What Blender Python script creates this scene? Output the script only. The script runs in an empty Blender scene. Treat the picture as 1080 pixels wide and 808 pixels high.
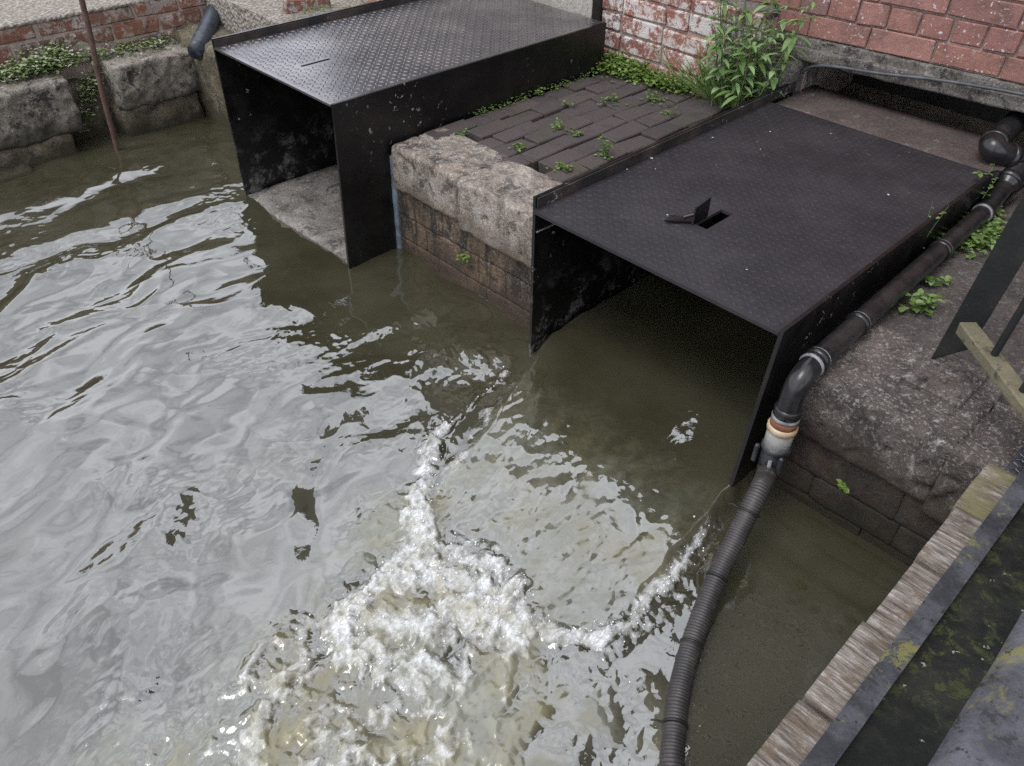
import bpy, bmesh, math, random
import numpy as np
from mathutils import Vector, Matrix
random.seed(7); rng = np.random.default_rng(7)
scene = bpy.context.scene
COL = scene.collection
PI = math.pi

# ------------------------------------------------------------------ frame
# world: camera above the origin, water level z = 0, metres.  u runs along the
# culverts (away from the camera), v runs across them (to the right).
CAM_Z = 1.7
ANG = math.radians(45.2)
UX, UY = math.cos(ANG), math.sin(ANG)
VX, VY = math.sin(ANG), -math.cos(ANG)
def W(u, v, z): return Vector((UX*u+VX*v, UY*u+VY*v, z))
FPX = 857.0
_nd = np.array([515-540, 1430-404, FPX]); _nd = _nd/np.linalg.norm(_nd)
_up = -_nd; _zz = np.array([0, 0, 1.0]); _yw = _zz-_up*(_zz@_up); _yw /= np.linalg.norm(_yw)
_xw = np.cross(_yw, _up); _xw = _xw if _xw[0] > 0 else -_xw
ROT = np.array([_xw, _yw, _up])
def surveyed(px, py, z):
    """(u, v) of the point at height z seen in the survey photo at px, py"""
    r = ROT @ np.array([px-540, py-404, FPX]); t = (z-CAM_Z)/r[2]
    return (UX*r[0]+UY*r[1])*t, (VX*r[0]+VY*r[1])*t

# ------------------------------------------------------------------ noise
_perm = rng.permutation(256).astype(np.int32); _perm = np.concatenate([_perm, _perm, _perm])
_g = rng.normal(size=(256, 3)); _g /= np.linalg.norm(_g, axis=1)[:, None]
def gnoise(x, y, z=0.0):
    x = np.asarray(x, float); y = np.asarray(y, float); z = np.broadcast_to(np.asarray(z, float), x.shape)
    xi = np.floor(x).astype(np.int64); yi = np.floor(y).astype(np.int64); zi = np.floor(z).astype(np.int64)
    xf, yf, zf = x-xi, y-yi, z-zi
    f = lambda t: t*t*t*(t*(t*6-15)+10)
    a, b, c = f(xf), f(yf), f(zf)
    xi &= 255; yi &= 255; zi &= 255
    out = 0
    for i in (0, 1):
        for j in (0, 1):
            for k in (0, 1):
                h = _perm[_perm[_perm[xi+i]+yi+j]+zi+k]
                gr = _g[h]
                d = gr[..., 0]*(xf-i)+gr[..., 1]*(yf-j)+gr[..., 2]*(zf-k)
                out = out + d*(a if i else 1-a)*(b if j else 1-b)*(c if k else 1-c)
    return out*1.6
def fbm(x, y, z=0.0, o=4, gain=.5):
    s = 0; A = 1; n = 0
    for i in range(o):
        s = s+A*gnoise(x*2**i+i*17.3, y*2**i+i*9.1, np.asarray(z)*2**i+i*3.7); n += A; A *= gain
    return s/n
def sstep(a, b, x):
    t = np.clip((x-a)/(b-a), 0, 1); return t*t*(3-2*t)

# ------------------------------------------------------------------ mesh builder
class MB:
    def __init__(s): s.v = []; s.f = []; s.r = []; s.sm = []
    def add(s, vs, fs, rnd=None, smooth=False):
        o = len(s.v); s.v += [tuple(p) for p in vs]
        r = random.random() if rnd is None else rnd
        for f in fs: s.f.append(tuple(i+o for i in f)); s.r.append(r); s.sm.append(smooth)
    def cbox(s, p, ax, ay, az, c=.003, rnd=None, jit=0):
        """chamfered box from corner p and three edge vectors"""
        A = [Vector(ax), Vector(ay), Vector(az)]; L = [a.length for a in A]
        p = Vector(p); vs = []; idx = {}
        for i in (0, 1):
            for j in (0, 1):
                for k in (0, 1):
                    jv = Vector((random.uniform(-jit, jit), random.uniform(-jit, jit), random.uniform(-jit, jit)))
                    for a in range(3):
                        q = p.copy()+jv
                        for b, bit in enumerate((i, j, k)):
                            cc = 0 if b == a else min(c/L[b], .45)
                            q += A[b]*((1-cc) if bit else cc)
                        idx[(i, j, k, a)] = len(vs); vs.append(q)
        fs = []
        for a in range(3):
            b, c2 = [x for x in range(3) if x != a]
            for sd in (0, 1):
                ring = []
                for (m, n) in ((0, 0), (1, 0), (1, 1), (0, 1)):
                    t = [0, 0, 0]; t[a] = sd; t[b] = m; t[c2] = n; ring.append(idx[(t[0], t[1], t[2], a)])
                fs.append(ring)
        for a in range(3):
            b, c2 = [x for x in range(3) if x != a]
            for m in (0, 1):
                for n in (0, 1):
                    q = []
                    for e, order in ((0, (b, c2)), (1, (c2, b))):
                        t = [0, 0, 0]; t[a] = e; t[b] = m; t[c2] = n
                        q += [idx[(t[0], t[1], t[2], order[0])], idx[(t[0], t[1], t[2], order[1])]]
                    fs.append(q)
        for i in (0, 1):
            for j in (0, 1):
                for k in (0, 1): fs.append([idx[(i, j, k, a)] for a in range(3)])
        s.add(vs, fs, rnd)
    def box(s, u0, u1, v0, v1, z0, z1, c=.003, rnd=None, jit=0):
        p = W(u0, v0, z0)
        s.cbox(p, W(u1, v0, z0)-p, W(u0, v1, z0)-p, W(u0, v0, z1)-p, c, rnd, jit)
    def prism(s, pts, off, rnd=None):
        """closed prism: polygon pts (Vectors) swept by off"""
        n = len(pts); off = Vector(off); vs = [Vector(p) for p in pts]+[Vector(p)+off for p in pts]
        fs = [list(range(n))[::-1], list(range(n, 2*n))]+[[i, (i+1) % n, n+(i+1) % n, n+i] for i in range(n)]
        s.add(vs, fs, rnd)
    def tube(s, pts, rad, n=12, caps=True, rnd=None, flat=1.0):
        pts = [Vector(p) for p in pts]; N = len(pts)
        if not hasattr(rad, '__len__'): rad = [rad]*N
        T = [(pts[min(i+1, N-1)]-pts[max(i-1, 0)]).normalized() for i in range(N)]
        a = T[0].orthogonal().normalized(); vs = []
        for i in range(N):
            a = (a-T[i]*a.dot(T[i])).normalized(); b = T[i].cross(a)
            for k in range(n):
                t = 2*PI*k/n; vs.append(pts[i]+(a*math.cos(t)+b*math.sin(t)*flat)*rad[i])
        fs = [[i*n+k, i*n+(k+1) % n, (i+1)*n+(k+1) % n, (i+1)*n+k] for i in range(N-1) for k in range(n)]
        s.add(vs, fs, rnd, True)
        if caps: s.add([vs[k] for k in range(n)], [list(range(n))], rnd); s.add([vs[(N-1)*n+k] for k in range(n)], [list(range(n))], rnd)
    def rock(s, u0, u1, v0, v1, z0, z1, r=.03, amp=.012, fr=9, res=.02, rnd=None, seed=0, pits=0):
        """worn stone: rounded box with noise displacement"""
        nu, nv, nz = [max(3, int((b-a)/res)) for a, b in ((u0, u1), (v0, v1), (z0, z1))]
        key = {}; pos = []; fs = []
        def vid(i, j, k):
            if (i, j, k) not in key:
                key[(i, j, k)] = len(pos); pos.append((u0+(u1-u0)*i/nu, v0+(v1-v0)*j/nv, z0+(z1-z0)*k/nz))
            return key[(i, j, k)]
        for i in range(nu):
            for j in range(nv):
                for k in (0, nz): fs.append([vid(i, j, k), vid(i+1, j, k), vid(i+1, j+1, k), vid(i, j+1, k)])
        for i in range(nu):
            for k in range(nz):
                for j in (0, nv): fs.append([vid(i, j, k), vid(i+1, j, k), vid(i+1, j, k+1), vid(i, j, k+1)])
        for j in range(nv):
            for k in range(nz):
                for i in (0, nu): fs.append([vid(i, j, k), vid(i, j+1, k), vid(i, j+1, k+1), vid(i, j, k+1)])
        q = np.array(pos); lo = np.array([u0, v0, z0])+r; hi = np.array([u1, v1, z1])-r
        c = np.clip(q, lo, np.maximum(lo, hi)); d = q-c; l = np.linalg.norm(d, axis=1)[:, None]+1e-9; nrm = d/l
        q = c+nrm*np.minimum(l, r)
        dsp = amp*fbm(q[:, 0]*fr+seed, q[:, 1]*fr, q[:, 2]*fr, 5, .6)
        dsp += amp*.9*np.minimum(0, gnoise(q[:, 0]*3+seed*2, q[:, 1]*3, q[:, 2]*3)+.1)
        if pits: 
            pn = gnoise(q[:, 0]*24+seed, q[:, 1]*24, q[:, 2]*24); dsp -= pits*sstep(.42, .62, pn)
        q = q+nrm*dsp[:, None]
        s.add([W(*p) for p in q], fs, rnd, True)
    def build(s, name, material, parent=None, recalc=True):
        me = bpy.data.meshes.new(name)
        vs = np.array(s.v, float)
        org = Vector((0, 0, 0))
        if parent is not None: org = ROOTS[parent.name]
        vs = vs-np.array(org)
        me.from_pydata(vs.tolist(), [], s.f); me.update()
        if recalc:
            bm = bmesh.new(); bm.from_mesh(me); bmesh.ops.recalc_face_normals(bm, faces=bm.faces); bm.to_mesh(me); bm.free()
        me.polygons.foreach_set('use_smooth', s.sm)
        at = me.attributes.new('rnd', 'FLOAT', 'FACE'); at.data.foreach_set('value', s.r)
        me.materials.append(material)
        o = bpy.data.objects.new(name, me); COL.objects.link(o)
        if parent is not None:
            o.parent = parent; ROOTS[o.name] = org
        return o
ROOTS = {}
def thing(name, label, cat, loc, group=None):
    o = bpy.data.objects.new(name, None); COL.objects.link(o); o.location = loc; o.empty_display_size = .1
    o['label'] = label; o['category'] = cat
    if group: o['group'] = group
    ROOTS[o.name] = Vector(loc); return o
def rebase(o):
    """put a single-mesh thing's origin at its base"""
    me = o.data; n = len(me.vertices); a = np.empty(n*3); me.vertices.foreach_get('co', a); a = a.reshape(-1, 3)
    c = np.array([(a[:, 0].min()+a[:, 0].max())/2, (a[:, 1].min()+a[:, 1].max())/2, a[:, 2].min()])
    me.vertices.foreach_set('co', (a-c).ravel()); me.update(); o.location = c; return o
def tag(o, label, cat, group=None):
    o['label'] = label; o['category'] = cat
    if group: o['group'] = group
    return rebase(o)
def kind(o, k, label=None, cat=None):
    o['kind'] = k
    if label: o['label'] = label; o['category'] = cat
    return o
def catmull(P, step=.01):
    P = [Vector(p) for p in P]; P = [P[0]*2-P[1]]+P+[P[-1]*2-P[-2]]; out = []
    for i in range(1, len(P)-2):
        n = max(2, int((P[i+1]-P[i]).length/step))
        for k in range(n):
            t = k/n; a, b, c, d = P[i-1:i+3]
            out.append(.5*((2*b)+(c-a)*t+(2*a-5*b+4*c-d)*t*t+(3*b-a-3*c+d)*t**3))
    out.append(P[-2]); return out
def fillet(P, r, n=7):
    P = [Vector(p) for p in P]; out = [P[0]]
    for i in range(1, len(P)-1):
        a, b, c = P[i-1:i+2]; d1 = (a-b); d2 = (c-b); q = min(r, d1.length*.48, d2.length*.48)
        s = b+d1.normalized()*q; e = b+d2.normalized()*q
        for k in range(n+1):
            t = k/n; out.append(s*(1-t)**2+b*2*t*(1-t)+e*t*t)
    out.append(P[-1]); return out

# ------------------------------------------------------------------ materials
class Mat:
    def __init__(s, name):
        s.m = bpy.data.materials.new(name); s.m.use_nodes = True; s.nt = s.m.node_tree
        s.b = s.nt.nodes['Principled BSDF']; s.tc = s.nt.nodes.new('ShaderNodeTexCoord').outputs['Object']
    def n(s, t): return s.nt.nodes.new(t)
    def L(s, a, b): s.nt.links.new(a, b)
    def mapped(s, scale=(1, 1, 1), rot=0):
        m = s.n('ShaderNodeMapping'); m.inputs['Scale'].default_value = scale; m.inputs['Rotation'].default_value = (0, 0, rot)
        r = s.n('ShaderNodeVectorRotate') if False else None
        s.L(s.tc, m.inputs['Vector']); return m.outputs[0]
    def noise(s, scale, detail=5, rough=.6, dist=0, vec=None):
        t = s.n('ShaderNodeTexNoise'); t.inputs['Scale'].default_value = scale; t.inputs['Detail'].default_value = detail
        t.inputs['Roughness'].default_value = rough; t.inputs['Distortion'].default_value = dist
        s.L(vec or s.tc, t.inputs['Vector']); return t.outputs['Fac']
    def voro(s, scale, feature='F1', vec=None, rand=1):
        t = s.n('ShaderNodeTexVoronoi'); t.inputs['Scale'].default_value = scale; t.feature = feature
        t.inputs['Randomness'].default_value = rand
        s.L(vec or s.tc, t.inputs['Vector']); return t.outputs['Distance']
    def ramp(s, x, a, b, va=0., vb=1.):
        t = s.n('ShaderNodeMapRange'); t.interpolation_type = 'SMOOTHSTEP'
        for k, v in (('From Min', a), ('From Max', b), ('To Min', va), ('To Max', vb)): t.inputs[k].default_value = v
        s.L(x, t.inputs['Value']); return t.outputs[0]
    def cramp(s, x, stops):
        t = s.n('ShaderNodeValToRGB'); e = t.color_ramp.elements
        while len(e) < len(stops): e.new(.5)
        for el, (p, c) in zip(e, stops): el.position = p; el.color = (*c, 1)
        s.L(x, t.inputs[0]); return t.outputs[0]
    def mix(s, f, a, b, mode='MIX'):
        t = s.n('ShaderNodeMix'); t.data_type = 'RGBA'; t.blend_type = mode
        for k, v in ((0, f), (6, a), (7, b)):
            if isinstance(v, bpy.types.NodeSocket): s.L(v, t.inputs[k])
            elif k == 0: t.inputs[0].default_value = v
            else: t.inputs[k].default_value = (*v, 1)
        return t.outputs[2]
    def math(s, op, a, b=0., c=None):
        t = s.n('ShaderNodeMath'); t.operation = op
        for k, v in enumerate((a, b, c)):
            if v is None: continue
            if isinstance(v, bpy.types.NodeSocket): s.L(v, t.inputs[k])
            else: t.inputs[k].default_value = v
        return t.outputs[0]
    def attr(s, name):
        t = s.n('ShaderNodeAttribute'); t.attribute_name = name; return t.outputs['Fac']
    def worldz(s):
        g = s.n('ShaderNodeNewGeometry'); x = s.n('ShaderNodeSeparateXYZ'); s.L(g.outputs['Position'], x.inputs[0]); return x.outputs[2]
    def bump(s, h, strength=.5, dist=.005, prev=None):
        t = s.n('ShaderNodeBump'); t.inputs['Strength'].default_value = strength; t.inputs['Distance'].default_value = dist
        s.L(h, t.inputs['Height'])
        if prev: s.L(prev, t.inputs['Normal'])
        s.L(t.outputs[0], s.b.inputs['Normal']); return t.outputs[0]
    def set(s, color=None, rough=None, metal=None, spec=None, ior=None):
        for k, v in (('Base Color', color), ('Roughness', rough), ('Metallic', metal), ('Specular IOR Level', spec), ('IOR', ior)):
            if v is None: continue
            if isinstance(v, bpy.types.NodeSocket): s.L(v, s.b.inputs[k])
            else: s.b.inputs[k].default_value = (*v, 1) if k == 'Base Color' else v
        return s.m

def m_black_paint(name, base=(.0042, .0042, .005), brown=(.011, .0095, .0085), wear=.655, rough=(.16, .42), pale=(.30, .31, .33), weather=0):
    k = Mat(name)
    c = k.mix(k.ramp(k.noise(7, 8, .65), .42, .7), base, brown)
    if weather:   # chalky weathering low on the inner face
        z = k.worldz(); g = k.ramp(z, .34, .02)
        w = k.math('MULTIPLY', g, k.ramp(k.noise(13, 11, .8, .3), .50, .64)); c = k.mix(k.math('MULTIPLY', w, weather), c, (.20, .19, .19))
    ch = k.math('MULTIPLY', k.ramp(k.noise(42, 5, .6, .4), wear, wear+.03), k.ramp(k.noise(2.6, 4), .50, .62))
    c = k.mix(ch, c, pale)
    ru = k.math('MULTIPLY', k.ramp(k.noise(60, 6, .7), .60, .68), k.ramp(k.noise(5, 3), .45, .65)); c = k.mix(ru, c, (.085, .06, .045))
    b0 = k.bump(k.noise(3.5, 2, .5), .5, .03); k.bump(k.noise(60, 6, .7), .35, .004, b0)
    return k.set(c, k.ramp(k.noise(12, 6), .3, .7, *rough), 0, .5)
def m_stone(name, a, b, lich=.5, dark=.5, orange=.3, damp=None, bump=.8, scale=1., pale=(.55, .53, .50), streak=0):
    k = Mat(name)
    c = k.mix(k.ramp(k.noise(6*scale, 10, .7), .35, .65), a, b)
    c = k.mix(k.math('MULTIPLY', k.ramp(k.noise(14*scale, 10, .75, .5), .50, .60), dark), c, (.035, .032, .030))
    c = k.mix(k.math('MULTIPLY', k.ramp(k.noise(19*scale, 9, .7, .3), .57, .66), lich), c, pale)
    c = k.mix(k.math('MULTIPLY', k.ramp(k.noise(9*scale, 8, .7, .9), .62, .70), orange), c, (.32, .20, .085))
    c = k.mix(k.ramp(k.noise(130, 4, .6), .60, .68, 0, .75), c, (.04, .038, .034))
    if streak:
        mv = k.n('ShaderNodeMapping'); mv.inputs['Scale'].default_value = (1, 1, .22); k.L(k.tc, mv.inputs[0])
        c = k.mix(k.math('MULTIPLY', k.ramp(k.noise(13, 9, .75, .4, mv.outputs[0]), .46, .58), streak), c, (.022, .020, .018))
    c = k.mix(k.ramp(k.noise(120*scale, 4, .7), .44, .60, 0, .6), c, k.mix(.55, c, (.04, .035, .03)))
    c = k.mix(k.ramp(k.noise(95*scale, 5, .7), .53, .62, 0, .55*lich), c, pale)
    c = k.mix(k.ramp(k.noise(48*scale, 10, .8), .42, .60, 0, .7*min(1, dark+.2)), c, k.mix(.6, c, (.05, .045, .04)))
    c = k.mix(k.ramp(k.noise(70*scale, 8, .8), .58, .66, 0, lich), c, pale)
    if damp:
        z = k.worldz(); zz = k.math('ADD', z, k.math('MULTIPLY', k.math('SUBTRACT', k.noise(6, 7, .7), .5), .22))
        c = k.mix(k.ramp(zz, damp[1], damp[0]), c, damp[2])
    b1 = k.bump(k.noise(28*scale, 10, .75), bump, .012); k.bump(k.noise(160, 5, .7), .5, .003, b1)
    return k.set(c, .88, 0, .3)
def m_brick(name, cols, white=0, dirt=.4, fleck=0, moss=0, damp=None, wcol=(.62, .58, .55)):
    k = Mat(name); r = k.attr('rnd')
    c = k.cramp(r, [(i/(len(cols)-1), q) for i, q in enumerate(cols)])
    c = k.mix(k.ramp(k.noise(22, 8, .7), .35, .7, 0, .55), c, (.16, .085, .06), 'MULTIPLY') if False else k.mix(k.ramp(k.noise(22, 8, .7), .40, .7, 0, .35), c, (.10, .06, .05))
    c = k.mix(k.math('MULTIPLY', k.ramp(k.noise(8, 9, .75, .4), .5, .62), dirt), c, (.05, .045, .04))
    if white: 
        w = k.ramp(k.noise(16, 10, .78, .3), .63-white*.28, .70-white*.28); w2 = k.ramp(k.noise(2.4, 3), .25, .62, .35, 1); c = k.mix(k.math('MULTIPLY', w, w2), c, wcol)
    if fleck: c = k.mix(k.math('MULTIPLY', k.ramp(k.noise(75, 5, .6), .615, .66), k.ramp(k.noise(5, 3), .40, .62, .15, 1)), c, (.62, .60, .60))
    if moss: c = k.mix(k.math('MULTIPLY', k.ramp(k.noise(9, 8, .7), .5, .62), moss), c, (.07, .075, .03))
    if damp:
        z = k.worldz(); zz = k.math('ADD', z, k.math('MULTIPLY', k.math('SUBTRACT', k.noise(5, 7, .7, .5), .5), .30))
        c = k.mix(k.ramp(zz, damp[1], damp[0]), c, damp[2])
    b1 = k.bump(k.noise(45, 9, .75), .7, .008); k.bump(k.noise(220, 4, .7), .4, .002, b1)
    return k.set(c, .85, 0, .3)
def m_simple(name, a, b, scale=20, rough=.5, bump=.2, metal=0, spec=.5, bs=60):
    k = Mat(name); c = k.mix(k.ramp(k.noise(scale, 7, .65), .35, .65), a, b); k.bump(k.noise(bs, 6, .7), bump, .003)
    return k.set(c, rough, metal, spec)
def m_leaf(name, cols):
    k = Mat(name); c = k.cramp(k.attr('rnd'), [(i/(len(cols)-1), q) for i, q in enumerate(cols)])
    k.set(c, .5, 0, .3); tr = k.n('ShaderNodeBsdfTranslucent'); k.L(c, tr.inputs[0]); ms = k.n('ShaderNodeMixShader'); ms.inputs[0].default_value = .3
    out = k.nt.nodes['Material Output']; k.L(k.b.outputs[0], ms.inputs[1]); k.L(tr.outputs[0], ms.inputs[2]); k.L(ms.outputs[0], out.inputs[0]); return k.m

M = {}
M['paint'] = m_black_paint('black_bitumen_paint')
M['post'] = m_black_paint('post_paint', (.006, .007, .007), (.020, .019, .016), .80, (.5, .8))
M['paint_chipped'] = m_black_paint('black_paint_chipped', wear=.63)
M['paint_inner'] = m_black_paint('black_paint_weathered', weather=.9)
M['paint_rim'] = m_black_paint('black_paint_rim', (.016, .015, .015), (.06, .045, .035), .60, (.5, .8))
def m_tread(name, a, b, rough, metal, spec=.5):
    k = Mat(name); c = k.mix(k.ramp(k.noise(5, 8, .65), .36, .68), a, b)
    c = k.mix(k.ramp(k.noise(26, 8, .75), .58, .72, 0, .6), c, (.075, .058, .048))
    c = k.mix(k.ramp(k.noise(34, 1, .4), .795, .81), c, (.62, .62, .62))
    k.bump(k.noise(120, 6, .75), .35, .002)
    return k.set(c, k.ramp(k.noise(9, 7, .7), .3, .7, *rough), metal, spec)
M['tread_dull'] = m_tread('black_tread_plate', (.017, .015, .018), (.030, .0265, .030), (.5, .7), 0, .45)
M['tread_shiny'] = m_tread('worn_tread_plate', (.19, .18, .19), (.30, .28, .285), (.17, .31), .8, .6)
M['coping'] = m_stone('weathered_limestone', (.31, .25, .20), (.50, .44, .38), .8, .75, .8, (.24, .36, (.15, .12, .09)), .8, 1.0, (.58, .55, .52), .45)
M['pier_face'] = m_stone('stained_pier_face', (.11, .075, .048), (.26, .165, .10), .5, 1.0, .6, (.0, .14, (.066, .048, .034)), .9, 1.0, (.38, .35, .31), .9)
M['bank_face'] = m_stone('sodden_bank_face', (.042, .030, .022), (.085, .058, .042), .12, .8, .15, (.0, .16, (.024, .021, .013)), .9, 1.0, (.25, .23, .2), .7)
M['bank_stone'] = m_stone('lichened_concrete', (.10, .080, .070), (.185, .152, .138), .7, .75, .4, (.22, .37, (.055, .042, .032)))
M['bank_ground'] = m_stone('bank_dirt', (.07, .058, .053), (.12, .10, .092), .25, .5, .1)
M['left_stone'] = m_stone('old_block_stone', (.17, .145, .11), (.38, .34, .285), .75, 1.0, .8, (.08, .26, (.045, .042, .03)))
M['left_stone_dark'] = m_stone('old_block_stone_dark', (.10, .078, .05), (.19, .155, .10), .35, .95, .9, (.0, .12, (.04, .035, .02)))
M['wet_masonry'] = m_stone('wet_masonry', (.10, .085, .045), (.20, .16, .09), .4, .9, .9, (.0, .2, (.05, .045, .025)))
M['concrete'] = m_stone('smooth_concrete', (.072, .054, .048), (.12, .09, .08), .18, .35, .1, None, .35)
M['lintel'] = m_stone('lintel_concrete', (.13, .115, .10), (.23, .21, .19), .45, 1.0, .05)
M['render'] = m_stone('pale_render', (.36, .33, .29), (.46, .43, .39), .3, .15, .05, None, .4)
M['floor_pale'] = m_stone('silted_floor', (.16, .145, .13), (.34, .31, .285), .5, .75, .1, None, .5)
M['mortar'] = m_simple('lime_mortar', (.40, .32, .28), (.27, .22, .19), 30, .95, .6)
M['mortar_dark'] = m_simple('dark_joint', (.025, .022, .02), (.05, .044, .038), 30, .95, .6)
M['mortar_mid'] = m_simple('stained_joint', (.13, .11, .085), (.07, .06, .048), 30, .95, .6)
RED = [(.24, .135, .125), (.31, .15, .125), (.35, .165, .135), (.29, .14, .125), (.36, .185, .155), (.33, .16, .13), (.21, .16, .16)]
M['red_brick'] = m_brick('red_brick', RED, .12, .35, .9)
M['lime_brick'] = m_brick('limewashed_brick', [(.20, .11, .10), (.31, .13, .10), (.27, .115, .09), (.34, .16, .11)], .60, .25, .9)
M['old_brick'] = m_brick('old_brick', [(.10, .07, .06), (.25, .105, .07), (.13, .09, .075), (.30, .12, .075), (.17, .09, .07)], .5, .8, .6, .3, None, (.42, .38, .35))
M['paver'] = m_brick('dark_paving_brick', [(.060, .051, .053), (.085, .071, .071), (.072, .060, .062), (.10, .082, .078)], 0, .5, .0, .25)
M['stained_brick'] = m_brick('stained_brick', [(.115, .085, .062), (.14, .10, .07), (.12, .092, .07), (.155, .105, .072)], .25, .85, .3, .3, (.0, .13, (.085, .058, .034)), (.30, .27, .24))
M['sodden_brick'] = m_brick('sodden_brick', [(.05, .036, .028), (.062, .040, .030), (.055, .038, .03)], 0, .5, 0, .35, (.0, .14, (.022, .020, .013)))
k = Mat('gravel'); c = k.mix(k.ramp(k.voro(55), .1, .6), (.34, .30, .255), (.19, .165, .14)); c = k.mix(k.ramp(k.noise(40, 5), .5, .65, 0, .6), c, (.48, .44, .39)); k.bump(k.voro(55), 1, .01); M['gravel'] = k.set(c, .95)
M['seal'] = m_simple('pale_seal', (.20, .235, .28), (.10, .11, .12), 14, .7, .4)
M['dirt'] = m_simple('dirt', (.12, .10, .075), (.20, .17, .13), 14, .95, .8)
M['riverbed'] = m_simple('mud', (.05, .045, .03), (.08, .07, .05), 3, .9, .5)
M['abs'] = m_simple('black_pipe', (.010, .010, .012), (.022, .020, .020), 18, .24, .08)
M['abs_dusty'] = m_simple('black_pipe_dusty', (.010, .010, .011), (.028, .025, .025), 14, .34, .15)
M['ring'] = m_simple('seal_ring', (.12, .12, .13), (.25, .25, .26), 40, .45, .1)
M['pvc'] = m_simple('grey_white_pvc', (.30, .30, .285), (.46, .46, .435), 22, .4, .1)
M['pvc_cream'] = m_simple('cream_ring', (.40, .27, .15), (.52, .42, .30), 22, .45, .1)
M['rust'] = m_simple('rust', (.16, .065, .03), (.24, .10, .05), 30, .85, .4)
M['rod_rust'] = m_simple('rod_rust', (.085, .05, .04), (.15, .085, .065), 30, .75, .4)
M['camlock'] = m_simple('camlock', (.018, .019, .021), (.045, .046, .05), 30, .4, .1)
M['lever'] = m_simple('lever_steel', (.40, .41, .43), (.55, .55, .56), 30, .3, .1, .7)
k = Mat('hose_rubber'); c = k.mix(k.ramp(k.noise(14, 7, .7), .35, .65), (.028, .025, .025), (.060, .052, .049)); c = k.mix(k.ramp(k.attr('rnd'), .5, .2), c, (.018, .016, .016)); c = k.mix(k.ramp(k.noise(28, 8, .75), .60, .70, 0, .7), c, (.15, .14, .13)); k.bump(k.noise(80, 5), .3, .002); M['hose'] = k.set(c, .5)
M['tie'] = m_simple('cable_tie', (.008, .008, .008), (.012, .012, .012), 30, .5, .1)
M['bluepipe'] = m_simple('dark_outfall_pipe', (.022, .028, .038), (.045, .054, .068), 14, .38, .1)
M['wire'] = m_simple('wire', (.045, .05, .055), (.09, .095, .10), 20, .5, .1)
k = Mat('weathered_timber'); vec = k.mapped((6, 6, 6)); 
mp = k.n('ShaderNodeMapping'); mp.vector_type = 'POINT'; mp.inputs['Rotation'].default_value = (0, 0, PI/2-ANG); mp.inputs['Scale'].default_value = (1, 1, 1); k.L(k.tc, mp.inputs[0])
m2 = k.n('ShaderNodeMapping'); m2.inputs['Scale'].default_value = (1, 9, 6); k.L(mp.outputs[0], m2.inputs[0])
st = k.noise(11, 12, .80, .25, m2.outputs[0]); c = k.cramp(st, [(.36, (.05, .038, .030)), (.45, (.14, .115, .095)), (.54, (.26, .23, .205)), (.64, (.52, .495, .47))])
c = k.mix(k.ramp(k.noise(16, 10, .8), .50, .62, 0, .8), c, (.15, .11, .075)); c = k.mix(k.ramp(k.noise(6, 6, .7), .55, .68, 0, .6), c, (.07, .055, .04)); c = k.mix(k.math('MULTIPLY', k.ramp(k.attr('rnd'), .8, .95), k.ramp(k.noise(9, 6, .7), .42, .6, .1, .85)), c, (.17, .15, .075)); k.bump(st, .6, .004); M['timber'] = k.set(c, .85, 0, .25)
k = Mat('mossy_steel'); c = k.mix(k.ramp(k.noise(10, 9, .75), .4, .65), (.006, .007, .006), (.022, .022, .018)); c = k.mix(k.math('MULTIPLY', k.ramp(k.noise(30, 9, .8, .5), .50, .62), k.ramp(k.noise(5, 4), .42, .6)), c, (.05, .058, .018)); c = k.mix(k.ramp(k.noise(70, 4), .69, .72), c, (.25, .25, .22)); k.bump(k.noise(35, 8, .7), .6, .006); M['moss_steel'] = k.set(c, .75, 0, .3)
k = Mat('grey_painted_steel'); c = k.mix(k.ramp(k.noise(16, 9, .7), .35, .65), (.022, .023, .028), (.075, .075, .086)); c = k.mix(k.ramp(k.noise(9, 8, .75, .5), .56, .63, 0, .85), c, (.17, .155, .05)); c = k.mix(k.ramp(k.noise(60, 5), .6, .66), c, (.02, .02, .02)); k.bump(k.noise(40, 8, .7), .5, .005); M['grey_steel'] = k.set(c, .6, 0, .45)
k = Mat('lichened_rail'); c = k.mix(k.ramp(k.noise(12, 9, .72), .35, .68), (.045, .045, .053), (.12, .12, .135)); c = k.mix(k.math('MULTIPLY', k.ramp(k.noise(8, 8, .75, .6), .55, .65), .8), c, (.19, .17, .055)); c = k.mix(k.ramp(k.noise(55, 6, .7), .57, .64), c, (.03, .03, .03)); k.bump(k.noise(30, 8, .7), .7, .006); M['rail'] = k.set(c, .7, 0, .4)
k = Mat('lichened_wood'); c = k.mix(k.ramp(k.noise(12, 9, .72), .35, .68), (.11, .095, .06), (.18, .16, .10)); c = k.mix(k.ramp(k.noise(40, 6, .7), .55, .62, 0, .8), c, (.05, .045, .03)); k.bump(k.noise(30, 8, .7), .6, .006); M['lichen_wood'] = k.set(c, .85)
G = [(.035, .075, .018), (.07, .15, .03), (.10, .20, .05), (.14, .24, .075)]
M['nettle'] = m_leaf('nettle_green', [(.11, .19, .06), (.17, .28, .10), (.23, .35, .13), (.32, .44, .21)])
M['weed'] = m_leaf('weed_green', [(.07, .12, .03), (.12, .21, .05), (.18, .28, .08), (.26, .33, .14)])
M['mat'] = m_leaf('creeping_green', [(.07, .12, .025), (.13, .22, .04), (.20, .30, .06), (.30, .36, .15)])
M['pale_mat'] = m_leaf('pale_creeping_green', [(.07, .11, .03), (.15, .22, .07), (.26, .32, .14), (.62, .62, .50)])
M['stem'] = m_simple('stem', (.09, .13, .04), (.12, .15, .06), 30, .7, .1)
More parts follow.
